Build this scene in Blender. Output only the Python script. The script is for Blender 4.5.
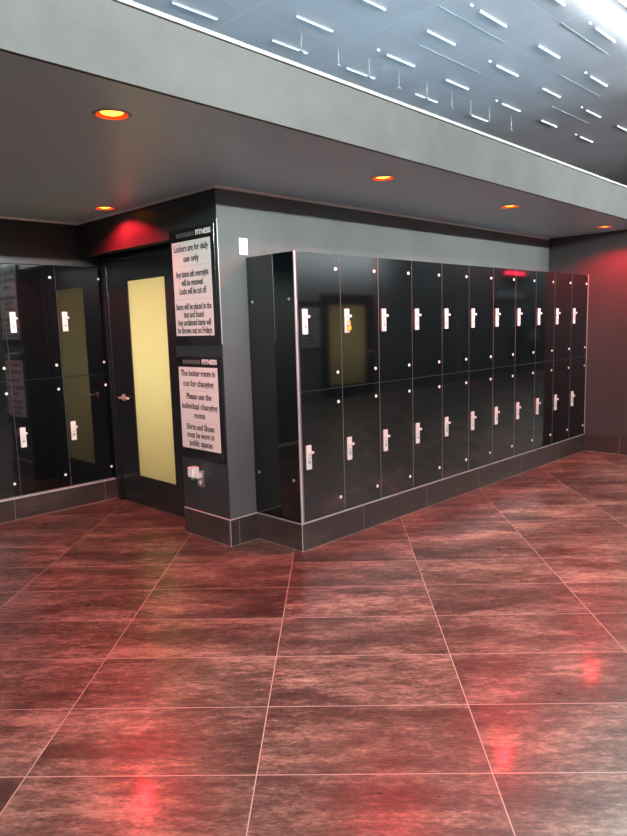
import bpy, bmesh, math, random
from mathutils import Vector, Matrix
random.seed(7)
S = bpy.context.scene
COL = S.collection
for o in list(bpy.data.objects): bpy.data.objects.remove(o)

# ------------------------------------------------------------------ camera
def make_camera():
    yaw, pitch, roll = [math.radians(a) for a in (44.879, 7.818, -1.65)]
    F = Vector((math.cos(yaw)*math.cos(pitch), math.sin(yaw)*math.cos(pitch), -math.sin(pitch)))
    R = Vector((math.sin(yaw), -math.cos(yaw), 0)); U = R.cross(F)
    R2 = R*math.cos(roll)+U*math.sin(roll); U2 = U*math.cos(roll)-R*math.sin(roll)
    cd = bpy.data.cameras.new('camera'); co = bpy.data.objects.new('camera', cd); COL.objects.link(co)
    M = Matrix((R2, U2, -F)).transposed().to_4x4(); M.translation = Vector((0, 0, 1.5))
    co.matrix_world = M
    cd.sensor_fit = 'HORIZONTAL'; cd.sensor_width = 36; cd.lens = 666.6/627*36
    cd.clip_start = .05; cd.clip_end = 100
    S.camera = co
make_camera()
w = bpy.data.worlds.new('world'); S.world = w; w.use_nodes = True
w.node_tree.nodes['Background'].inputs[0].default_value = (.5, .6, .7, 1)
w.node_tree.nodes['Background'].inputs[1].default_value = .05
S.view_settings.view_transform = 'Standard'; S.view_settings.look = 'None'
S.view_settings.gamma = 1; S.view_settings.use_curve_mapping = False
S.view_settings.exposure = 0.0
TUBE = 48.0      # hall tube radiance
DOWN = 132.0      # red downlight watts
BACKW = 60.0  # watts of the rear wash added for the opposite wall
COVE = 52.0      # radiance of the tubes added to brighten the opposite wall
DASH = 2.0

DOOR = 18.0
WASHL = 85.0  # watts of the lamp added to light the notices
WASH = 66.0      # pendant wash watts
UP = 110.0       # watts of the uplight added for the ceiling
def area(name, loc, rot, sx, sy, watts, col, spread=180):
    l = bpy.data.lights.new(name, 'AREA'); l.shape = 'RECTANGLE'; l.size = sx; l.size_y = sy; l.energy = watts; l.color = col
    l.spread = math.radians(spread)
    o = bpy.data.objects.new(name, l); COL.objects.link(o); o.location = loc; o.rotation_euler = [math.radians(a) for a in rot]; return o
PEND = [(-2.0, -2.5), (2.0, -2.5), (6.0, -2.5), (10.0, -2.5)]
for px, py in PEND:      # linear pendants of the hall, behind the camera: a wash towards the lockers, plus an added rear wash and uplight
    area('pendant_or_fill_wash', (px, py+.05, 2.90), (90, 0, 0), 3.4, .05, WASH, (.96, 1, .98), 44)
    area('pendant_or_fill_wash', (px, py-.05, 2.90), (-90, 0, 0), 3.4, .05, BACKW, (.93, 1, 1), 125)  # rear wash added to brighten the wall mirrored in the lockers
    area('added_uplight', (px, py, 2.96), (180, 0, 0), 3.4, .08, UP, (.88, .96, 1), 170)  # upward light added to brighten the hall ceiling
area('pendant_or_fill_wash', (-5.15, -1.0, 2.90), (90, 0, -58), 3.4, .05, WASHL, (.95, 1, .98), 60)  # unseen lamp added at the far left to brighten the notices
# measured layout (metres)
X0, X1, Y1, Y2, XP, XD, Y3 = 2.990, 7.503, 3.113, 3.582, 2.754, 2.942, 5.478
ZC, ZF, ZB, ZT, ZB3, ZT3 = 2.422, 2.717, .188, 1.977, .176, 2.06
HC = 4.0; HY = -3.2
def yfas(x): return 2.303+.021*x/5*5*1.0
TILE = math.radians(43.076); TW, TD, TU, TV = .794, .409, -1.881, 2.066

# ------------------------------------------------------------------ materials
def mat(name, col=(.5,.5,.5), rough=.5, metal=0, spec=.5, emit=None, es=0, coat=0):
    m = bpy.data.materials.new(name); m.use_nodes = True
    b = m.node_tree.nodes['Principled BSDF']
    b.inputs['Base Color'].default_value = (*col, 1); b.inputs['Roughness'].default_value = rough
    b.inputs['Metallic'].default_value = metal; b.inputs['Specular IOR Level'].default_value = spec
    if emit: b.inputs['Emission Color'].default_value = (*emit, 1); b.inputs['Emission Strength'].default_value = es
    if coat: b.inputs['Coat Weight'].default_value = coat; b.inputs['Coat Roughness'].default_value = .03
    return m
class N:
    def __init__(s, m): s.t = m.node_tree; s.b = s.t.nodes['Principled BSDF']
    def n(s, ty, **k):
        o = s.t.nodes.new(ty)
        for a, v in k.items(): setattr(o, a, v)
        return o
    def l(s, a, b): s.t.links.new(a, b)
    def math(s, op, a, b=None, c=None):
        o = s.n('ShaderNodeMath', operation=op)
        for i, v in enumerate((a, b, c)):
            if v is None: continue
            if isinstance(v, (int, float)): o.inputs[i].default_value = v
            else: s.l(v, o.inputs[i])
        return o.outputs[0]
    def noise(s, vec, scale, detail=6, rough=.6):
        o = s.n('ShaderNodeTexNoise'); o.inputs['Scale'].default_value = scale
        o.inputs['Detail'].default_value = detail; o.inputs['Roughness'].default_value = rough
        s.l(vec, o.inputs['Vector']); return o.outputs['Fac']
    def ramp(s, fac, stops):
        o = s.n('ShaderNodeValToRGB'); e = o.color_ramp.elements
        while len(e) < len(stops): e.new(.5)
        for i, (p, c) in enumerate(stops): e[i].position = p; e[i].color = (*c, 1)
        s.l(fac, o.inputs[0]); return o.outputs[0]
    def mix(s, fac, a, b, blend='MIX'):
        o = s.n('ShaderNodeMix', data_type='RGBA', blend_type=blend)
        for i, v in ((0, fac), (6, a), (7, b)):
            if isinstance(v, (int, float)): o.inputs[i].default_value = v
            elif isinstance(v, tuple): o.inputs[i].default_value = (*v, 1)
            else: s.l(v, o.inputs[i])
        return o.outputs[2]
    def bump(s, h, st, dist=.01):
        o = s.n('ShaderNodeBump'); o.inputs['Strength'].default_value = st; o.inputs['Distance'].default_value = dist
        s.l(h, o.inputs['Height']); s.l(o.outputs[0], s.b.inputs['Normal'])

def stone_colour(N_, vec):
    n1 = N_.noise(vec, 1.1, 9, .66); n2 = N_.noise(vec, 8, 10, .85)
    f = N_.math('ADD', N_.math('MULTIPLY', n1, .5), N_.math('MULTIPLY', n2, .5))
    n3 = N_.noise(vec, 26, 6, .8)
    return N_.math('ADD', N_.math('MULTIPLY', f, .8), N_.math('MULTIPLY', n3, .2))
def tile_floor():
    m = mat('floor_tile'); q = N(m)
    g = q.n('ShaderNodeNewGeometry'); sp = q.n('ShaderNodeSeparateXYZ'); q.l(g.outputs['Position'], sp.inputs[0])
    x, y = sp.outputs[0], sp.outputs[1]; c, s_ = math.cos(TILE), math.sin(TILE)
    v = q.math('ADD', q.math('MULTIPLY', x, c), q.math('MULTIPLY', y, s_))
    u = q.math('SUBTRACT', q.math('MULTIPLY', x, s_), q.math('MULTIPLY', y, c))
    un = q.math('DIVIDE', q.math('SUBTRACT', u, TU), TW); vn = q.math('DIVIDE', q.math('SUBTRACT', v, TV), TD)
    def edge(t, size):
        f = q.math('FRACT', t); return q.math('MULTIPLY', q.math('MINIMUM', f, q.math('SUBTRACT', 1, f)), size)
    e = q.math('MINIMUM', edge(un, TW), edge(vn, TD))
    grout = q.math('LESS_THAN', e, .0019)
    cb = q.n('ShaderNodeCombineXYZ'); q.l(q.math('FLOOR', un), cb.inputs[0]); q.l(q.math('FLOOR', vn), cb.inputs[1])
    wn = q.n('ShaderNodeTexWhiteNoise', noise_dimensions='3D'); q.l(cb.outputs[0], wn.inputs['Vector'])
    off = q.n('ShaderNodeVectorMath', operation='SCALE'); q.l(wn.outputs['Color'], off.inputs[0]); off.inputs['Scale'].default_value = 30
    pc = q.n('ShaderNodeCombineXYZ'); q.l(q.math('MULTIPLY', u, 1.5), pc.inputs[0]); q.l(q.math('MULTIPLY', v, 4.6), pc.inputs[1])
    ad = q.n('ShaderNodeVectorMath', operation='ADD'); q.l(pc.outputs[0], ad.inputs[0]); q.l(off.outputs[0], ad.inputs[1])
    f = stone_colour(q, ad.outputs[0])
    colr = q.ramp(f, [(.41, (.030,.022,.017)), (.47, (.072,.051,.039)), (.52, (.16,.112,.086)), (.59, (.42,.295,.228))])
    tint = q.math('MULTIPLY_ADD', wn.outputs['Value'], .22, .89)
    tc = q.n('ShaderNodeCombineXYZ'); [q.l(tint, tc.inputs[i]) for i in range(3)]
    colr = q.mix(1.0, colr, tc.outputs[0], 'MULTIPLY')
    q.l(q.mix(grout, colr, (.52,.43,.37)), q.b.inputs['Base Color'])
    mr = q.n('ShaderNodeMapRange'); q.l(f, mr.inputs[0]); mr.inputs[1].default_value = .42; mr.inputs[2].default_value = .62; mr.inputs[3].default_value = .0; mr.inputs[4].default_value = .22
    q.l(q.math('MULTIPLY', mr.outputs[0], q.math('SUBTRACT', 1, grout)), q.b.inputs['Metallic'])
    fine = q.noise(ad.outputs[0], 9, 6, .7)
    r = q.math('MAXIMUM', q.math('MULTIPLY_ADD', fine, .40, .14), .2)
    q.l(q.math('MAXIMUM', r, q.math('MULTIPLY', grout, .7)), q.b.inputs['Roughness'])
    q.b.inputs['Specular IOR Level'].default_value = .5
    q.bump(q.math('SUBTRACT', q.math('MULTIPLY', fine, .35), q.math('MULTIPLY', grout, 1)), .10, .004)
    q.b.inputs['Coat Weight'].default_value = .13; q.b.inputs['Coat Roughness'].default_value = .10
    return m
def plinth_tile(x_joint0, pitch, axis):
    m = mat('plinth_tile'); q = N(m)
    g = q.n('ShaderNodeNewGeometry'); sp = q.n('ShaderNodeSeparateXYZ'); q.l(g.outputs['Position'], sp.inputs[0])
    t = q.math('DIVIDE', q.math('SUBTRACT', sp.outputs[axis], x_joint0), pitch)
    f = q.math('FRACT', t); e = q.math('MULTIPLY', q.math('MINIMUM', f, q.math('SUBTRACT', 1, f)), pitch)
    zg = q.math('LESS_THAN', sp.outputs[2], .004)
    grout = q.math('MAXIMUM', q.math('LESS_THAN', e, .0019), zg)
    mp = q.n('ShaderNodeMapping'); mp.inputs['Scale'].default_value = (1.6, 1.6, 4); q.l(g.outputs['Position'], mp.inputs[0])
    f2 = stone_colour(q, mp.outputs[0])
    colr = q.ramp(f2, [(.34, (.022,.018,.016)), (.5, (.042,.034,.030)), (.66, (.10,.083,.074))])
    q.l(q.mix(grout, colr, (.3,.25,.22)), q.b.inputs['Base Color'])
    q.b.inputs['Roughness'].default_value = .38
    q.bump(q.noise(g.outputs['Position'], 30), .1, .003)
    return m
def plaster(name, c1, c2, rough=.55, spec=.5, scale=2.0, bump=.12):
    m = mat(name, c1, rough, spec=spec); q = N(m)
    g = q.n('ShaderNodeNewGeometry')
    f = q.noise(g.outputs['Position'], scale, 7, .65)
    q.l(q.ramp(f, [(.38, c1), (.62, c2)]), q.b.inputs['Base Color'])
    q.bump(q.noise(g.outputs['Position'], 60, 4), bump, .002)
    return m
M_FLOOR = tile_floor()
M_PLX = plinth_tile(3.62, .80, 0); M_PLY = plinth_tile(3.585, .80, 1); M_PLR = plinth_tile(2.72, .80, 1)
M_WALL = plaster('dark_green_grey_paint', (.024,.030,.032), (.032,.039,.041), .36, .5)
M_WALLB = plaster('grey_paint', (.088,.098,.097), (.107,.116,.114), .45, .5)
M_WALLR = plaster('brown_grey_paint', (.055,.050,.050), (.065,.058,.058), .5, .4)
M_FASCIA = plaster('concrete_plaster', (.082,.084,.083), (.098,.10,.098), .7, .3, 3.0)
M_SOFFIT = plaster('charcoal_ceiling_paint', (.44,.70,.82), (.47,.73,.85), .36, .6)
M_HALL = plaster('hall_wall_paint', (.22,.24,.25), (.26,.28,.285), .6, .4)
M_GLOSS = mat('black_gloss_laminate', (.003,.005,.006), .05, spec=1.0)
M_EDGE = mat('grey_edge_banding', (.34,.33,.32), .4)
M_CARC = mat('black_carcass', (.01,.011,.012), .5)
M_WHITE = mat('white_plastic', (.74,.74,.71), .4)
M_CHROME = mat('brushed_metal', (.75,.74,.72), .3, 1)
M_ALU = mat('aluminium_strip', (.72,.73,.72), .35, .6)
M_CAP = mat('pale_cap', (.95,.95,.93), .35)
M_DARK = mat('dark_slot', (.03,.03,.03), .5)
M_BEAD = mat('pale_bead', (.88,.88,.87), .4)
M_TRIMG = mat('grey_bead', (.55,.55,.54), .5)
M_TRIMW = mat('white_trim', (.32,.33,.32), .45)
M_DOORP = mat('black_door_paint', (.012,.015,.016), .25)
M_PAPER = mat('paper', (.66,.65,.62), .6)
M_PAPERW = mat('white_paper', (.92,.92,.90), .6)
M_RULE = mat('grey_rule', (.42,.40,.39), .6)
M_INK = mat('black_ink', (.03,.03,.03), .6)
M_SIGN = mat('black_acrylic', (.012,.013,.014), .12)
M_LET = mat('white_lettering', (.78,.78,.76), .5)
M_LETD = mat('dim_lettering', (.11,.105,.105), .5)
M_ORANGE = mat('yellow_fob', (.85,.45,.04), .4)
M_COPPER = mat('satin_handle', (.92,.80,.76), .38, .7)
M_RING = mat('downlight_ring', (.55,.5,.5), .4)
M_REFL = mat('downlight_reflector', (.75,.02,.015), .4, .0)
M_BULB = mat('red_bulb', (.3,.1,.05), .5, emit=(1,.40,.04), es=5)
M_TUBE = mat('tube_glow', (1,1,1), .5, emit=(.90,1,.97), es=TUBE)
M_TUBE2 = mat('added_wall_tube_glow', (1,1,1), .5, emit=(.90,1,.97), es=COVE)
M_DASH = mat('slot_glow', (1,1,1), .5, emit=(.88,.96,1), es=DASH)
M_DASHD = mat('slot_glow_dim', (1,1,1), .5, emit=(.88,.96,1), es=DASH*.45)
M_TRAY = mat('pale_grey_metal', (.30,.34,.38), .5, .2)
M_REDLED = mat('red_led', (.2,.0,.0), .5, emit=(1,.03,.08), es=14)
M_BLUEW = mat('pale_board', (.5,.55,.57), .5)

def ceiling_mat():
    m = mat('hall_ceiling_panel', (.3,.36,.42), .45, spec=.4); q = N(m)
    g = q.n('ShaderNodeNewGeometry'); sp = q.n('ShaderNodeSeparateXYZ'); q.l(g.outputs['Position'], sp.inputs[0])
    def line(ax, o, p, wd):
        f = q.math('FRACT', q.math('DIVIDE', q.math('SUBTRACT', sp.outputs[ax], o), p))
        return q.math('LESS_THAN', q.math('MULTIPLY', q.math('MINIMUM', f, q.math('SUBTRACT', 1, f)), p), wd)
    j = q.math('MAXIMUM', line(0, 5.845, 1.055, .008), line(1, 3.25, .53, .006))
    mp = q.n('ShaderNodeMapping'); mp.inputs['Scale'].default_value = (1, .5, 1); q.l(g.outputs['Position'], mp.inputs[0])
    f = q.noise(mp.outputs[0], 1.1, 5, .6)
    c = q.ramp(f, [(.35, (.40,.375,.42)), (.65, (.47,.445,.49))])
    q.l(q.mix(q.math('MULTIPLY', j, .55), c, (.56,.56,.62)), q.b.inputs['Base Color'])
    return m
M_CEIL = ceiling_mat()

# ------------------------------------------------------------------ mesh helpers
def box(bm, x0, x1, y0, y1, z0, z1, mi=0):
    vs = [bm.verts.new((x, y, z)) for x in (x0, x1) for y in (y0, y1) for z in (z0, z1)]
    fs = []
    for idx in ((0,1,3,2),(4,6,7,5),(0,4,5,1),(2,3,7,6),(0,2,6,4),(1,5,7,3)):
        f = bm.faces.new([vs[i] for i in idx]); f.material_index = mi; fs.append(f)
    return fs
def cyl(bm, c, axis, r, h, n=20, r2=None, mi=0, cap0=True, cap1=True):
    """cylinder starting at c along axis vector"""
    a = Vector(axis).normalized(); t = Vector((0,0,1)) if abs(a.z) < .9 else Vector((1,0,0))
    u = a.cross(t).normalized(); v = a.cross(u); r2 = r if r2 is None else r2; c = Vector(c)
    A = [bm.verts.new(c+(u*math.cos(k*2*math.pi/n)+v*math.sin(k*2*math.pi/n))*r) for k in range(n)]
    B = [bm.verts.new(c+a*h+(u*math.cos(k*2*math.pi/n)+v*math.sin(k*2*math.pi/n))*r2) for k in range(n)]
    for k in range(n):
        f = bm.faces.new((A[k], B[k], B[(k+1)%n], A[(k+1)%n])); f.smooth = True; f.material_index = mi
    if cap0: f = bm.faces.new(A); f.material_index = mi
    if cap1: f = bm.faces.new(list(reversed(B))); f.material_index = mi
def lathe(bm, c, prof, n=32, axis=2):
    rings = []
    for r, h in prof:
        rings.append([bm.verts.new(Vector(c)+Vector((r*math.cos(k*2*math.pi/n), r*math.sin(k*2*math.pi/n), h))) for k in range(n)])
    for a, b in zip(rings, rings[1:]):
        for k in range(n):
            f = bm.faces.new((a[k], a[(k+1)%n], b[(k+1)%n], b[k])); f.smooth = True
    return rings
def tube(bm, pts, r, n=10, closed=False):
    P = [Vector(p) for p in pts]; rings = []
    for i, p in enumerate(P):
        d = (P[(i+1)%len(P)]-P[i-1]) if closed else (P[min(i+1, len(P)-1)]-P[max(i-1, 0)])
        d.normalize(); t = Vector((0,0,1)) if abs(d.z) < .9 else Vector((0,1,0))
        u = d.cross(t).normalized(); v = d.cross(u)
        rings.append([bm.verts.new(p+(u*math.cos(k*2*math.pi/n)+v*math.sin(k*2*math.pi/n))*r) for k in range(n)])
    prs = list(zip(rings, rings[1:]))+([(rings[-1], rings[0])] if closed else [])
    for a, b in prs:
        for k in range(n):
            f = bm.faces.new((a[k], a[(k+1)%n], b[(k+1)%n], b[k])); f.smooth = True
    if not closed: bm.faces.new(rings[0]); bm.faces.new(rings[-1])
def obj(name, bm, mats, parent=None, bevel=0, seg=2):
    bmesh.ops.recalc_face_normals(bm, faces=bm.faces)
    me = bpy.data.meshes.new(name); bm.to_mesh(me); bm.free()
    for m in (mats if isinstance(mats, (list, tuple)) else [mats]): me.materials.append(m)
    o = bpy.data.objects.new(name, me); COL.objects.link(o)
    if parent: o.parent = parent
    if bevel:
        b = o.modifiers.new('bevel', 'BEVEL'); b.width = bevel; b.segments = seg; b.limit_method = 'ANGLE'
    return o
def bx(name, m, x0, x1, y0, y1, z0, z1, parent=None, bevel=0):
    bm = bmesh.new(); box(bm, x0, x1, y0, y1, z0, z1); return obj(name, bm, m, parent, bevel)
def struct(name, m, *a, parent=None, bevel=0):
    o = bx(name, m, *a, parent=parent, bevel=bevel)
    if not parent: o['kind'] = 'structure'
    return o
def tag(o, label, cat, group=None):
    o['label'] = label; o['category'] = cat
    if group: o['group'] = group
    return o
def thing(name, label, cat, loc=(0,0,0), rz=0, group=None):
    o = bpy.data.objects.new(name, None); COL.objects.link(o); o.empty_display_size = .05
    o.location = loc; o.rotation_euler = (0, 0, rz); return tag(o, label, cat, group)
def copy_tree(o, parent=None):
    c = o.copy(); COL.objects.link(c); c.parent = parent
    for ch in o.children: copy_tree(ch, c)
    return c
def text_mesh(name, s, size, m, parent, loc, rot, extrude=.0006, width=None, align='CENTER', bold=.0):
    cu = bpy.data.curves.new(name, 'FONT'); cu.body = s; cu.size = size; cu.extrude = extrude; cu.offset = bold
    cu.align_x = align; cu.align_y = 'CENTER'
    t = bpy.data.objects.new(name, cu); COL.objects.link(t)
    bpy.context.view_layer.update()
    me = bpy.data.meshes.new_from_object(t.evaluated_get(bpy.context.evaluated_depsgraph_get()))
    bpy.data.objects.remove(t); me.materials.clear(); me.materials.append(m); me.name = name
    if width:
        xs = [v.co.x for v in me.vertices]; k = width/(max(xs)-min(xs))
        for v in me.vertices: v.co.x *= k
    o = bpy.data.objects.new(name, me); COL.objects.link(o); o.parent = parent; o.location = loc; o.rotation_euler = rot
    return o

# ------------------------------------------------------------------ structure
HX0, HX1, FY = -6.0, 24.0, 9.0
struct('floor', M_FLOOR, HX0, HX1, HY-1.2, 5.6, -.1, 0)
struct('ceiling', M_CEIL, HX0, HX1, HY, FY, HC, HC+.1)
def hall_wall():      # with the opening of the door opposite
    bm = bmesh.new()
    box(bm, HX0, 9.745, HY-.12, HY, 0, HC); box(bm, 11.385, HX1, HY-.12, HY, 0, HC); box(bm, 9.745, 11.385, HY-.12, HY, 2.15, HC)
    o = obj('wall_hall', bm, M_HALL); o['kind'] = 'structure'
hall_wall()
struct('wall_hall_left', M_HALL, HX0-.12, HX0, HY-.12, FY, 0, HC)
struct('wall_hall_right', M_HALL, HX1, HX1+.12, HY-.12, FY, 0, HC)
struct('wall_hall_far', M_HALL, HX0-.12, HX1+.12, FY, FY+.12, 0, HC)
struct('wall_back', M_WALLB, XP+.002, 7.56, Y2, Y2+.09, 0, ZF-.03)
def left_wall():
    bm = bmesh.new()
    box(bm, -5.9, XD, Y3+.32, Y3+.40, 0, ZF-.03)
    box(bm, -5.9, XD, Y3+.022, Y3+.32, ZT3+.004, ZF-.03)
    box(bm, -5.9, 1.645, Y3+.022, Y3+.32, 0, ZT3+.004)
    box(bm, 1.645, XD, Y3+.022, Y3+.32, 0, ZB3+.012)
    o = obj('wall_left', bm, M_WALL); o['kind'] = 'structure'
left_wall()
# pillar slab carrying the two notices, and the header over the door recess
def pillar():
    bm = bmesh.new()
    box(bm, XP, XP+.09, Y2+.0005, 4.125, 0, ZF-.03)
    box(bm, XP, XP+.09, 4.125, Y3+.02, 2.14, ZF-.03)
    box(bm, XP+.09, XD+.09, 4.04, 4.125, 0, ZF-.03)
    return obj('wall_middle', bm, M_WALL)
pillar()['kind'] = 'structure'
# recess wall around the door
def recess():
    bm = bmesh.new()
    box(bm, XD, XD+.08, 4.125, 4.27, 0, ZF-.03)
    box(bm, XD, XD+.08, 5.43, Y3+.1, 0, ZF-.03)
    box(bm, XD, XD+.08, 4.27, 5.43, 2.15, ZF-.03)
    return obj('wall_recess', bm, M_WALL)
recess()['kind'] = 'structure'
# right hand wall, a little off square
def right_wall(name, m, x, t, z0, z1):
    bm = bmesh.new()
    pts = [(X1+x, Y1+.5), (X1+x, Y1-.50), (X1+x+t, Y1-.50), (X1+x+t, Y1+.5)]
    lo = [bm.verts.new((a, b, z0)) for a, b in pts]; hi = [bm.verts.new((a, b, z1)) for a, b in pts]
    bm.faces.new(lo); bm.faces.new(hi)
    for k in range(4): bm.faces.new((lo[k], lo[(k+1)%4], hi[(k+1)%4], hi[k]))
    o = obj(name, bm, m); o['kind'] = 'structure'; return o
right_wall('wall_right', M_WALLR, .012, .1, 0, ZF-.03)
def rw_base():
    bm = bmesh.new(); t = .01
    pts = [(X1+.0015, Y1-.002), (X1+.0015, Y1-.50), (X1+.0015+t, Y1-.50), (X1+.0015+t, Y1-.002)]
    lo = [bm.verts.new((a, b, 0)) for a, b in pts]; hi = [bm.verts.new((a, b, ZB)) for a, b in pts]
    bm.faces.new(lo); bm.faces.new(hi)
    for k in range(4): bm.faces.new((lo[k], lo[(k+1)%4], hi[(k+1)%4], hi[k]))
    o = obj('baseboard_right', bm, M_PLR); o['kind'] = 'structure'
rw_base()

# soffit with round cut-outs
LIGHTS = [(1.545, 2.70), (3.463, 2.763), (5.130, 2.785), (7.080, 2.786), (2.588, 4.713)]
def soffit():
    bm = bmesh.new()
    outer = [(-5.9, yfas(-5.9)), (7.6, yfas(7.6)), (7.6, Y2+.09), (XP+.05, Y2+.09), (XP+.05, Y3+.06), (-5.9, Y3+.06)]
    edges = []
    def loop(pts):
        vs = [bm.verts.new((x, y, ZC)) for x, y in pts]
        for i in range(len(vs)): edges.append(bm.edges.new((vs[i], vs[(i+1)%len(vs)])))
    loop(outer)
    for cx, cy in LIGHTS:
        loop([(cx+.068*math.cos(k*math.pi/16), cy+.068*math.sin(k*math.pi/16)) for k in range(32)])
    bmesh.ops.triangle_fill(bm, edges=edges, use_beauty=True)
    o = obj('ceiling_soffit', bm, M_SOFFIT); o['kind'] = 'structure'
soffit()
def sheared(name, m, x0, x1, d0, d1, z0, z1):
    bm = bmesh.new()
    pts = [(x0, yfas(x0)+d0), (x1, yfas(x1)+d0), (x1, yfas(x1)+d1), (x0, yfas(x0)+d1)]
    lo = [bm.verts.new((a, b, z0)) for a, b in pts]; hi = [bm.verts.new((a, b, z1)) for a, b in pts]
    bm.faces.new(lo); bm.faces.new(hi)
    for k in range(4): bm.faces.new((lo[k], lo[(k+1)%4], hi[(k+1)%4], hi[k]))
    o = obj(name, bm, m); o['kind'] = 'structure'; return o
sheared('wall_fascia', M_FASCIA, -5.9, 7.62, -.001, .02, ZC-.0005, ZF-.022)
sheared('trim_1', M_TRIMW, -5.9, 7.62, -.012, .06, ZF-.020, ZF-.003)
struct('ceiling_deck', M_SOFFIT, -5.9, 7.6, 2.53, Y3+.2, ZF-.03, ZF-.015)
# thin bead where soffit meets the walls
def bead():
    bm = bmesh.new(); s = .016
    box(bm, -5.9, XP-s, Y3+.022-s, Y3+.022, ZC-s, ZC-.0005)
    box(bm, XP-s, XP-.0005, Y2-s, Y3+.022, ZC-s, ZC-.0005)
    box(bm, XP-.0005, 7.5, Y2-s, Y2-.0005, ZC-s, ZC-.0005)
    o = obj('trim_2', bm, M_BEAD); o['kind'] = 'structure'
bead()
# tiled plinths
struct('baseboard_back', M_PLX, X0, X1, Y1, Y2-.001, 0, ZB)
struct('baseboard_pillar', M_PLX, XP-.010, X0-.0005, Y2-.012, Y2-.001, 0, ZB)
struct('baseboard_middle', M_PLY, XP-.010, XP-.0005, Y2-.0005, 4.125, 0, ZB)
struct('baseboard_left', M_PLX, -5.9, XD-.001, Y3, Y3+.0215, 0, ZB3)
# metal strips on plinth edges
def strips():
    bm = bmesh.new()
    box(bm, X0-.002, X1, Y1-.003, Y1+.012, ZB, ZB+.008)
    box(bm, X0-.003, X0+.004, Y1+.012, Y2-.002, ZB, ZB+.006)
    o = obj('trim_3', bm, M_ALU); o['kind'] = 'structure'
    bm = bmesh.new()
    box(bm, XP-.012, X0-.004, Y2-.014, Y2-.001, ZB, ZB+.004)
    box(bm, XP-.012, XP-.0005, Y2-.0005, 4.125, ZB, ZB+.004)
    # upright corner bead of the tiles
    box(bm, XP-.0125, XP-.0095, Y2-.0145, Y2-.0115, .001, ZB)
    o = obj('trim_4', bm, M_TRIMG); o['kind'] = 'structure'
    bm = bmesh.new(); box(bm, -5.9, XD-.02, Y3-.012, Y3+.02, ZB3, ZB3+.018)
    o = obj('trim_5', bm, M_ALU); o['kind'] = 'structure'
    bm = bmesh.new(); box(bm, X0-.0025, X0+.0005, Y1-.0028, Y1+.0005, .001, ZB)
    o = obj('trim_6', bm, M_TRIMG); o['kind'] = 'structure'
strips()

# ------------------------------------------------------------------ lockers
def make_locker(Wd, Hh, Dp, lock_z, ytop):
    """origin: front bottom-left corner of the door"""
    t = thing('locker', '', 'locker')
    bm = bmesh.new(); box(bm, .001, Wd-.001, .021, Dp, .001, Hh-.001); obj('body', bm, M_CARC, t)
    g = .0022
    bm = bmesh.new()
    fs = box(bm, g, Wd-g, 0, .018, g, Hh-g)
    bm.normal_update()
    d = obj('door', bm, [M_GLOSS, M_EDGE], t)
    for p in d.data.polygons:
        if abs(p.normal.y) < .5: p.material_index = 1
    for z in (Hh-.098, .105):
        bm = bmesh.new(); lathe_y(bm, (Wd-.044, 0, z), [(.0, -.006), (.007, -.006), (.011, -.004), (.012, 0)])
        obj('hinge_cap', bm, M_CAP, d)
    lx = .056
    bm = bmesh.new(); box(bm, lx-.023, lx+.023, -.010, -.0004, lock_z-.082, lock_z+.082)
    k = obj('lock', bm, M_WHITE, t, bevel=.003)
    bm = bmesh.new(); cyl(bm, (lx+.004, -.010, lock_z+.032), (0,-1,0), .013, .010, 18)
    box(bm, lx-.010, lx+.030, -.026, -.020, lock_z+.023, lock_z+.041)
    obj('thumb_turn', bm, M_WHITE, k, bevel=.002)
    bm = bmesh.new(); cyl(bm, (lx-.001, -.0102, lock_z-.006), (0,-1,0), .009, .003, 16)
    box(bm, lx-.003, lx+.001, -.0145, -.0132, lock_z-.012, lock_z)
    obj('keyhole', bm, M_TRIMG, k)
    bm = bmesh.new(); box(bm, lx-.010, lx+.010, -.0108, -.0101, lock_z-.042, lock_z-.024); obj('number_tag', bm, M_TRAY, k)
    return t
def lathe_y(bm, c, prof, n=16):
    c = Vector(c); rings = []
    for r, h in prof:
        rings.append([bm.verts.new(c+Vector((r*math.cos(k*2*math.pi/n), h, r*math.sin(k*2*math.pi/n)))) for k in range(n)] if r > 0 else [bm.verts.new(c+Vector((0, h, 0)))])
    for a, b in zip(rings, rings[1:]):
        for k in range(n):
            f = bm.faces.new((a[0], b[k], b[(k+1)%n]) if len(a) == 1 else (a[k], a[(k+1)%n], b[(k+1)%n], b[k])); f.smooth = True
ORD = ['first','second','third','fourth','fifth','sixth','seventh','eighth','ninth','tenth','last']
LX0, PIT, ZM = 3.012, .4078, 1.078
hi = make_locker(PIT, ZT-ZM, .46, 1.532-ZM, 1); lo = make_locker(PIT, ZM-(ZB+.009), .46, .636-(ZB+.009), 0)
for tier, proto, z in (('upper', hi, ZM), ('lower', lo, ZB+.009)):
    for i in range(11):
        o = proto if i == 0 else copy_tree(proto)
        o.location = (LX0+PIT*i, Y1, z)
        extra = {0: ' at the near end of the long bank, by the silver corner', 10: ' at the far end of the long bank against the right wall'}.get(i, '')
        if i in (0, 10): lab = f'glossy black {tier} locker'+extra
        elif i == 1 and tier == 'upper': lab = 'glossy black upper-row locker with a yellow key fob on its white lock'
        elif i == 1: lab = 'glossy black lower-row locker directly beneath the one with the yellow fob'
        elif i <= 5: lab = f'black {tier} locker of the long bank, {ORD[i]} from its near corner'
        else: lab = f'black {tier} locker of the long bank, {ORD[10-i]} from the right wall'
        tag(o, lab, 'locker', f'{tier} row of black lockers in the long bank')
W3 = .430
hi3 = make_locker(W3, ZT3-1.135, .30, 1.600-1.135, 1); lo3 = make_locker(W3, 1.135-(ZB3+.019), .30, .671-(ZB3+.019), 0)
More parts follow.
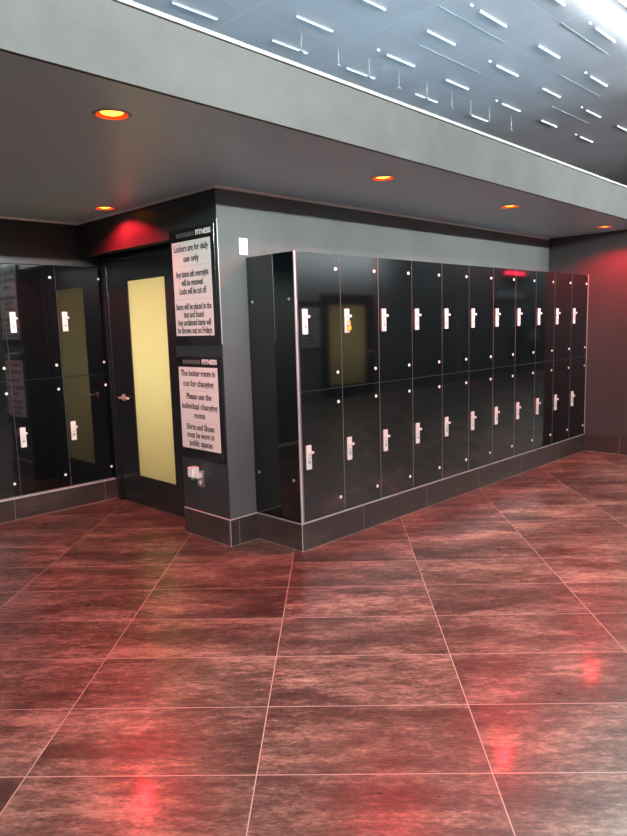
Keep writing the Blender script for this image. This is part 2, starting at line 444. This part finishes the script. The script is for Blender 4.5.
nm = ['beside the lit glass door', 'in the middle column seen left of the door', 'cut off by the left edge of the photo']
for tier, proto, z in (('upper', hi3, 1.135), ('lower', lo3, ZB3+.019)):
    for i in range(3):
        o = proto if i == 0 else copy_tree(proto)
        o.location = (2.940-W3*(i+1), Y3, z)
        tag(o, f'black {tier} alcove locker {nm[i]}', 'locker', 'lockers in the left alcove')
# alcove locker depth needs a hole: shift bodies into the wall void by keeping wall thin there
# end panel of the long bank
def end_panel():
    t = thing('locker_end_panel', 'glossy black side panel closing the near end of the long locker bank', 'panel', (X0, Y1, ZB+.009))
    h = ZT-ZB-.009
    bm = bmesh.new(); box(bm, 0, .019, .006, Y2-Y1-.002, 0, h); obj('panel_board', bm, M_GLOSS, t)
    bm = bmesh.new(); box(bm, -.002, .011, -.003, .0055, 0, h+.002); obj('corner_edging', bm, M_ALU, t)
    for y, z in ((3.532, 1.677), (3.169, 1.679), (3.531, .494), (3.179, .483)):
        bm = bmesh.new(); cyl(bm, (-.004, y-Y1, z-ZB-.009), (1,0,0), .0095, .0038, 16, r2=.0105); obj('screw_cap', bm, M_TRAY, t)
end_panel()
t = tag(bx('locker_edge_strip', M_ALU, LX0+PIT*11+.0004, LX0+PIT*11+.0055, Y1-.004, Y1+.018, ZB+.009, ZT+.003), 'thin silver upright edge strip where the long locker bank meets the right wall', 'trim strip')
# key fob
def fob():
    t = thing('key_fob', 'small yellow round key fob hanging from the lock of an upper black locker', 'key fob', (LX0+PIT+.056, Y1-.022, 1.50))
    bm = bmesh.new(); cyl(bm, (.006, -.003, -.018), (0,1,0), .019, .006, 24); obj('disc', bm, M_ORANGE, t, bevel=.0015)
    bm = bmesh.new(); tube(bm, [(.005+.012*math.cos(a), .0, .016+.020*math.sin(a)) for a in [k*math.pi/10 for k in range(20)]], .0022, 8, True); obj('ring', bm, M_ORANGE, t)
fob()

# ------------------------------------------------------------------ door
def frosted(name, col):
    m = bpy.data.materials.new(name); m.use_nodes = True; nt = m.node_tree
    b = nt.nodes['Principled BSDF']; b.inputs['Base Color'].default_value = (.12,.12,.09,1); b.inputs['Roughness'].default_value = .3
    tr = nt.nodes.new('ShaderNodeBsdfTranslucent'); tr.inputs[0].default_value = (*col, 1)
    a = nt.nodes.new('ShaderNodeMixShader'); a.inputs[0].default_value = .8
    nt.links.new(b.outputs[0], a.inputs[1]); nt.links.new(tr.outputs[0], a.inputs[2])
    nt.links.new(a.outputs[0], nt.nodes['Material Output'].inputs[0])
    return m
M_FROST = frosted('frosted_glass', (.93,.84,.60))
M_ROOM = mat('cream_room_paint', (.82,.78,.62), .7)
def make_door(name, watts, W_=1.158, gy1=.825):
    """local: door plane at x=0 facing -x, y along width (0..1.16), frame outer size"""
    t = bpy.data.objects.new(name, None); COL.objects.link(t); t['kind'] = 'structure'
    H_ = 2.148
    bm = bmesh.new()
    for a in ((0, .045, 0, H_), (W_-.045, W_, 0, H_), (.045, W_-.045, H_-.045, H_)):
        box(bm, -.022, .06, a[0], a[1], a[2], a[3])
    obj('door_frame', bm, M_DOORP, t, bevel=.004)
    gy0, gz0, gz1 = .235, .250, 1.930
    bm = bmesh.new()
    box(bm, -.004, .036, .048, gy0, .008, H_-.048); box(bm, -.004, .036, gy1, W_-.048, .008, H_-.048)
    box(bm, -.004, .036, gy0, gy1, .008, gz0); box(bm, -.004, .036, gy0, gy1, gz1, H_-.048)
    leaf = obj('door_leaf', bm, M_DOORP, t)
    bx('glass_pane', M_FROST, .010, .018, gy0, gy1, gz0, gz1, leaf)
    bm = bmesh.new()
    for a in ((gy0, gy0+.012, gz0, gz1), (gy1-.012, gy1, gz0, gz1), (gy0, gy1, gz0, gz0+.012), (gy0, gy1, gz1-.012, gz1)):
        box(bm, -.003, .009, *a)
    obj('glazing_bead', bm, M_DOORP, leaf)
    bm = bmesh.new()
    hy = gy1+.150; cyl(bm, (-.012, hy, .935), (1,0,0), .030, .0078, 24); cyl(bm, (-.052, hy, .935), (1,0,0), .010, .042, 16)
    tube(bm, [(-.052, hy+.008, .935), (-.053, hy-.03, .935), (-.053, hy-.09, .936), (-.050, hy-.150, .938)], .0095, 12)
    obj('door_handle', bm, M_COPPER, leaf)
    # shallow lit room behind the pane
    bm = bmesh.new(); box(bm, .07, .95, .02, W_-.02, .002, 2.35)
    bm.faces.ensure_lookup_table(); bmesh.ops.delete(bm, geom=[f for f in bm.faces if all(abs(v.co.x-.07) < 1e-4 for v in f.verts)], context='FACES')
    obj('room_lining', bm, M_ROOM, t)
    ld = bpy.data.lights.new('room_lamp', 'AREA'); ld.shape = 'RECTANGLE'; ld.size = 1.0; ld.size_y = 1.8; ld.energy = watts; ld.color = (.97, .98, .86)
    lo_ = bpy.data.objects.new('room_lamp', ld); COL.objects.link(lo_); lo_.parent = t; lo_.location = (.85, W_/2-.05, 1.35); lo_.rotation_euler = (0, math.radians(90), 0)
    return t
d1 = make_door('door_1', DOOR); d1.location = (XD+.002, 4.271, 0)
d2 = make_door('door_2', DOOR*.75, 1.64, 1.40); d2.location = (9.745, HY-.002, 0); d2.rotation_euler = (0, 0, math.radians(-90))

# ------------------------------------------------------------------ notices
def notice(name_label, y0, y1, z0, z1, py0, py1, pz0, pz1, lines, rules, fascia_x=XP):
    """on the plane x = XP facing -x; y grows to the left seen from the room"""
    t = thing('wall_sign', name_label, 'sign', (fascia_x, (y0+y1)/2, z0), 0)
    cy = (y0+y1)/2
    bm = bmesh.new(); box(bm, -.016, -.0006, y0-cy, y1-cy, 0, z1-z0); bd = obj('backing_board', bm, M_SIGN, t, bevel=.002)
    bm = bmesh.new(); box(bm, -.0178, -.0162, py0-cy, py1-cy, pz0-z0, pz1-z0); pp = obj('paper', bm, M_PAPER, t)
    rot = (math.radians(90), 0, math.radians(-90))
    pw = py1-py0; pc = (py0+py1)/2-cy
    for s, f, wd in lines:
        text_mesh('text_line', s, .062, M_INK, pp, (-.0184, pc, pz1-z0-f*(pz1-pz0)), rot, width=wd*pw, bold=.0012)
    zt = (pz1+z1)/2-z0
    text_mesh('header_text', 'FITNESS', .045, M_LET, bd, (-.0170, y0-cy+.115, zt), rot, width=.17, bold=.0012)
    bm = bmesh.new()      # first word of the header: too dark to read in the photo
    for k in range(9): a = y0-cy+.222+.0235*k; box(bm, -.0172, -.0164, a, a+.016, zt-.014, zt+.014)
    obj('dim_header', bm, M_LETD, bd)
    bm = bmesh.new()
    for f in rules: z = pz1-z0-f*(pz1-pz0); box(bm, -.0182, -.0179, py0-cy+.02, py1-cy-.02, z-.0012, z+.0012)
    obj('ruled_line', bm, M_RULE, pp)
    return t
notice('tall black notice board with grey paper about daily locker use, hung above the other notice',
       3.600, 4.112, 1.395, 2.190, 3.640, 4.085, 1.460, 2.105,
       [('Lockers are for daily', .075, .90), ('use only', .185, .40), ('Any items left overnight', .345, .86), ('will be removed', .435, .56), ('Locks will be cut off', .525, .70),
        ('Items will be placed in the', .690, .92), ('lost and found', .775, .52), ('Any unclaimed items will', .860, .88), ('be thrown out on Fridays', .945, .90)], (.262, .612))
notice('black notice board with pinkish paper about the locker room, above the wall socket',
       3.600, 4.112, .580, 1.315, 3.628, 4.085, .655, 1.240,
       [('The locker room is', .075, .88), ('not for changing', .200, .78), ('Please use the', .355, .64), ('individual changing', .475, .92), ('rooms', .585, .28),
        ('Shirts and Shoes', .730, .72), ('must be worn in', .830, .70), ('public spaces', .930, .60)], (.285, .665))
t = tag(bx('corner_strip', M_ALU, XP-.004, XP+.0015, Y2-.004, Y2-.0005, 1.40, 2.215), 'thin bright metal strip on the pillar corner beside the upper notice', 'trim strip')
# socket with a white plug-in adaptor
def socket():
    t = thing('wall_socket', 'steel wall socket low on the black pillar, below the notices', 'wall socket', (XP, 3.905, .375))
    bm = bmesh.new(); box(bm, -.007, -.0006, -.043, .043, 0, .125); pl = obj('face_plate', bm, M_CHROME, t, bevel=.003)
    for z in (.038, .088):
        bm = bmesh.new(); cyl(bm, (-.0095, 0, z), (1,0,0), .019, .0023, 20); so = obj('outlet', bm, M_WHITE, t)
        for dy in (-.007, .007):
            bm = bmesh.new(); box(bm, -.0102, -.0096, dy-.0014, dy+.0014, z-.002, z+.009); obj('slot', bm, M_DARK, so)
    a = thing('plug_adaptor', 'white plug-in adaptor sticking out of the steel wall socket', 'adaptor', (XP-.010, 3.925, .475))
    bm = bmesh.new(); box(bm, -.062, -.0008, -.022, .040, -.022, .052); obj('adaptor_body', bm, M_WHITE, a, bevel=.006)
    bm = bmesh.new(); box(bm, -.046, -.0008, -.048, -.024, -.028, .010); obj('side_plug', bm, M_WHITE, a, bevel=.004)
    for dy in (-.004, .022):
        bm = bmesh.new(); box(bm, -.040, -.034, dy, dy+.006, -.044, -.0225); obj('prong', bm, M_CHROME, a)
socket()
# white plate above the lockers on the back wall
def plate():
    t = thing('switch_plate', 'small white switch plate on the grey wall just above the locker end', 'switch', (2.965, Y2, 1.992))
    bm = bmesh.new(); box(bm, -.036, .036, -.012, -.0006, 0, .112); b = obj('plate', bm, M_WHITE, t, bevel=.003)
    bm = bmesh.new(); box(bm, -.012, .012, -.016, -.0125, .034, .080); obj('rocker', bm, M_WHITE, t, bevel=.002)
    for z in (.014, .098):
        bm = bmesh.new(); cyl(bm, (0, -.0135, z), (0,1,0), .003, .0014, 10); obj('screw', bm, M_CHROME, t)
plate()

# ------------------------------------------------------------------ downlights
def make_downlight():
    t = thing('downlight', '', 'downlight')
    bm = bmesh.new(); lathe(bm, (0,0,0), [(.066, .004), (.066, -.004), (.070, -.0065), (.080, -.005), (.083, -.0006)]); obj('trim_ring', bm, M_RING, t)
    bm = bmesh.new(); lathe(bm, (0,0,0), [(.0655, -.002), (.064, .030), (.056, .060), (.0455, .072)]); obj('reflector', bm, M_REFL, t)
    bm = bmesh.new(); r = lathe(bm, (0,0,0), [(.045, .070), (.052, .016), (.047, .006), (.030, .0005), (.006, -.0015)]); bm.faces.new(r[-1]); obj('bulb', bm, M_BULB, t)
    return t
DL = make_downlight()
spot = bpy.data.lights.new('red_beam', 'SPOT'); spot.energy = DOWN; spot.color = (1, .018, .030); spot.spot_size = math.radians(144); spot.spot_blend = .5; spot.shadow_soft_size = .028
labs = ['red glowing downlight nearest the camera, largest, at the left of the soffit row', 'red glowing downlight in the soffit above the near lockers, second in the row',
        'red glowing downlight above the far lockers, third in the soffit row', 'red glowing downlight beside the right wall, farthest in the soffit row',
        'red glowing downlight in the alcove ceiling in front of the lit glass door']
for i, (x, y) in enumerate(LIGHTS):
    o = DL if i == 0 else copy_tree(DL)
    o.location = (x, y, ZC); tag(o, labs[i], 'downlight', 'red downlights in the soffit')
    if i: continue
    l = bpy.data.objects.new('red_beam', spot); COL.objects.link(l); l.parent = o; l.location = (0, 0, -.012)

# ------------------------------------------------------------------ hall ceiling fittings
def make_tube(L):
    t = thing('tube_light', '', 'tube light')
    bm = bmesh.new(); box(bm, -L/2, L/2, -.05, .05, .045, .085); obj('housing', bm, M_TRAY, t)
    bm = bmesh.new(); box(bm, -L/2+.01, L/2-.01, -.045, .045, 0, .0445); obj('diffuser', bm, M_TUBE, t, bevel=.015)
    return t
T0 = make_tube(9.0)
tubes = [(4.5, 2.30, 'long bright tube light on the hall ceiling at the top right corner of the photo'),
         (-1.2, -2.85, 'added long tube light along the wall opposite, behind the camera, leftmost of three'),  # three unseen tubes added to brighten the opposite wall
         (8.2, -2.85, 'added long tube light along the wall opposite, behind the camera, middle of three'),
         (17.6, -2.85, 'added long tube light along the wall opposite, behind the camera, rightmost of three')]
for i, (x, y, l) in enumerate(tubes):
    o = T0 if i == 0 else copy_tree(T0)
    if i == 1:
        for c in o.children:
            if c.name.startswith('diffuser'): c.data = c.data.copy(); c.data.materials[0] = M_TUBE2
        T0 = o
    o.location = (x, y, HC-.0852); tag(o, l, 'tube light', 'long tube lights on the hall ceiling')
pd = thing('pendant_light', '', 'pendant light')
bm = bmesh.new(); box(bm, -1.72, 1.72, -.045, .04, -.04, .04); obj('housing', bm, M_TRAY, pd, bevel=.006)
for sx in (-1.2, 1.2):
    bm = bmesh.new(); cyl(bm, (sx, 0, .0405), (0,0,1), .003, HC-2.92-.042, 8); obj('suspension_wire', bm, M_TRAY, pd)
for i, (x, y) in enumerate(PEND):
    o = pd if i == 0 else copy_tree(pd)
    o.location = (x, y, 2.912); tag(o, 'long pendant light hanging behind the camera along the hall', 'pendant light', 'pendant lights of the hall')
o = copy_tree(pd); o.location = (-5.19, -1.03, 2.912); o.rotation_euler = (0, 0, math.radians(-58))  # housing for the lamp added to light the notices
tag(o, 'unseen long pendant light added at the far left to light the notices', 'pendant light', 'pendant lights of the hall')
def make_slot(blip, m):
    t = thing('slot_light', '', 'slot light')
    bm = bmesh.new(); box(bm, -.01, .43, -.006, .006, .006, .018); obj('housing', bm, M_TRAY, t)
    bm = bmesh.new(); box(bm, 0, .42, -.0042, .0042, .001, .006); obj('diffuser', bm, m, t)
    if blip: bm = bmesh.new(); box(bm, -.145, -.115, -.0045, .0045, .008, .018); obj('end_lamp', bm, m, t, bevel=.002)
    return t
proto = {}
SL = []
for j, (y, xs) in enumerate([(2.55, [5.12, 6.17, 7.25]), (3.06, [4.1, 5.12, 6.14, 7.30, 8.36]), (3.56, [3.05, 4.10, 5.10, 6.27, 7.25, 8.39, 9.37]),
                             (4.11, [4.07, 5.24, 6.22, 7.37, 8.35, 9.50]), (4.58, [3.2, 4.23, 5.20, 6.32, 7.43])]):
    for i, x in enumerate(xs):
        b = j < 4 and any(abs(x-a)+abs(y-c) < .03 for a, c in ((5.12,3.06),(6.17,2.55),(6.27,3.56),(7.30,3.06),(8.39,3.56),(5.24,4.11),(7.37,4.11),(9.50,4.11)))
        k = (b, j >= 4)
        if k not in proto: proto[k] = make_slot(b, M_DASHD if j >= 4 else M_DASH); o = proto[k]
        else: o = copy_tree(proto[k])
        o.location = (x, y, HC-.0182)
        rn = ['in the first row by the bright tube', 'in the second row', 'in the middle row', 'in the fourth row', 'in the dim row by the rods'][j]
        tag(o, 'short white ceiling slot light'+(' with end lamp, ' if b else ' without end lamp, ')+rn, 'slot light', 'slot lights in the hall ceiling')
bt = bx('ceiling_batten', M_TRAY, 0, 1.03, -.006, .006, -.005, 0)
for i, (x, y) in enumerate([(4.80, 3.25), (5.845, 2.72), (7.0, 3.27), (7.95, 3.79), (5.3, 3.8)]):
    o = bt if i == 0 else copy_tree(bt)
    o.location = (x, y, HC-.0003); tag(o, 'thin pale batten on the blue-grey hall ceiling between slot lights', 'batten', 'battens on the hall ceiling')
hr = thing('ceiling_hanger', '', 'hanger')
bm = bmesh.new(); cyl(bm, (0,0,-.16), (0,0,1), .006, .1595, 10); obj('rod', bm, M_TRAY, hr)
bm = bmesh.new(); box(bm, -.02, .02, -.010, .010, -.168, -.1602); obj('foot', bm, M_TRAY, hr)
for i, x in enumerate([4.30, 4.77, 5.2, 5.66, 6.14, 6.61, 7.0, 7.41, 7.93]):
    o = hr if i == 0 else copy_tree(hr)
    o.location = (x, 4.30, HC-.0003); tag(o, 'small pale hanger rod under the hall ceiling behind the fascia', 'hanger', 'hanger rods behind the fascia')

# ------------------------------------------------------------------ things opposite, seen as reflections in the lockers
def opposite_sign():
    t = thing('wall_sign', 'framed notice on the wall opposite, seen mirrored in the first upper locker', 'sign', (9.43, HY, 1.09))
    bm = bmesh.new(); box(bm, -.30, .30, .0006, .016, -.03, .90); obj('backing_board', bm, M_SIGN, t)
    bm = bmesh.new(); box(bm, -.27, .27, .0162, .018, 0, .78); pp = obj('paper', bm, M_PAPERW, t)
    for k in range(9):
        bm = bmesh.new(); wd = (.22, .14, .24, .17, .20, .23, .15, .22, .2)[k]
        box(bm, -wd, wd, .0182, .0188, .70-.08*k, .728-.08*k); obj('text_bar', bm, M_INK, pp)
opposite_sign()
t = thing('led_display', 'glowing red display high on the wall opposite, mirrored on the far lockers', 'display', (17.6, HY, 2.72))
bm = bmesh.new(); box(bm, -.62, .62, .0006, .06, 0, .20); obj('housing', bm, M_SIGN, t)
bm = bmesh.new()
for k in range(7): box(bm, -.55+.16*k, -.55+.16*k+.11, .0605, .063, .05, .15)
obj('segments', bm, M_REDLED, t)
t = thing('wall_control_panel', 'grey control panel with a pale screen on the wall opposite, mirrored in the lockers', 'panel', (18.8, HY, .90))
bm = bmesh.new(); box(bm, -.5, .5, .0006, .05, -.05, .45); obj('housing', bm, M_TRAY, t)
bm = bmesh.new(); box(bm, -.25, .25, .0505, .056, .06, .34); obj('screen', bm, M_WHITE, t)
tag(bx('wall_board', M_BLUEW, 16.7, 18.2, HY+.0006, HY+.03, 2.12, 2.30), 'long pale board high on the wall opposite, mirrored as a light bar', 'board')
tag(bx('wall_cabinet', M_TRAY, 17.6, 18.4, HY+.0006, HY+.12, 1.3, 1.95), 'grey cabinet on the wall opposite under the long pale board', 'cabinet')
tag(bx('upright_post', M_TRIMW, 14.6, 14.66, HY+.1, HY+.16, .0005, 2.25), 'pale upright post by the wall opposite, mirrored in the middle lockers', 'post')
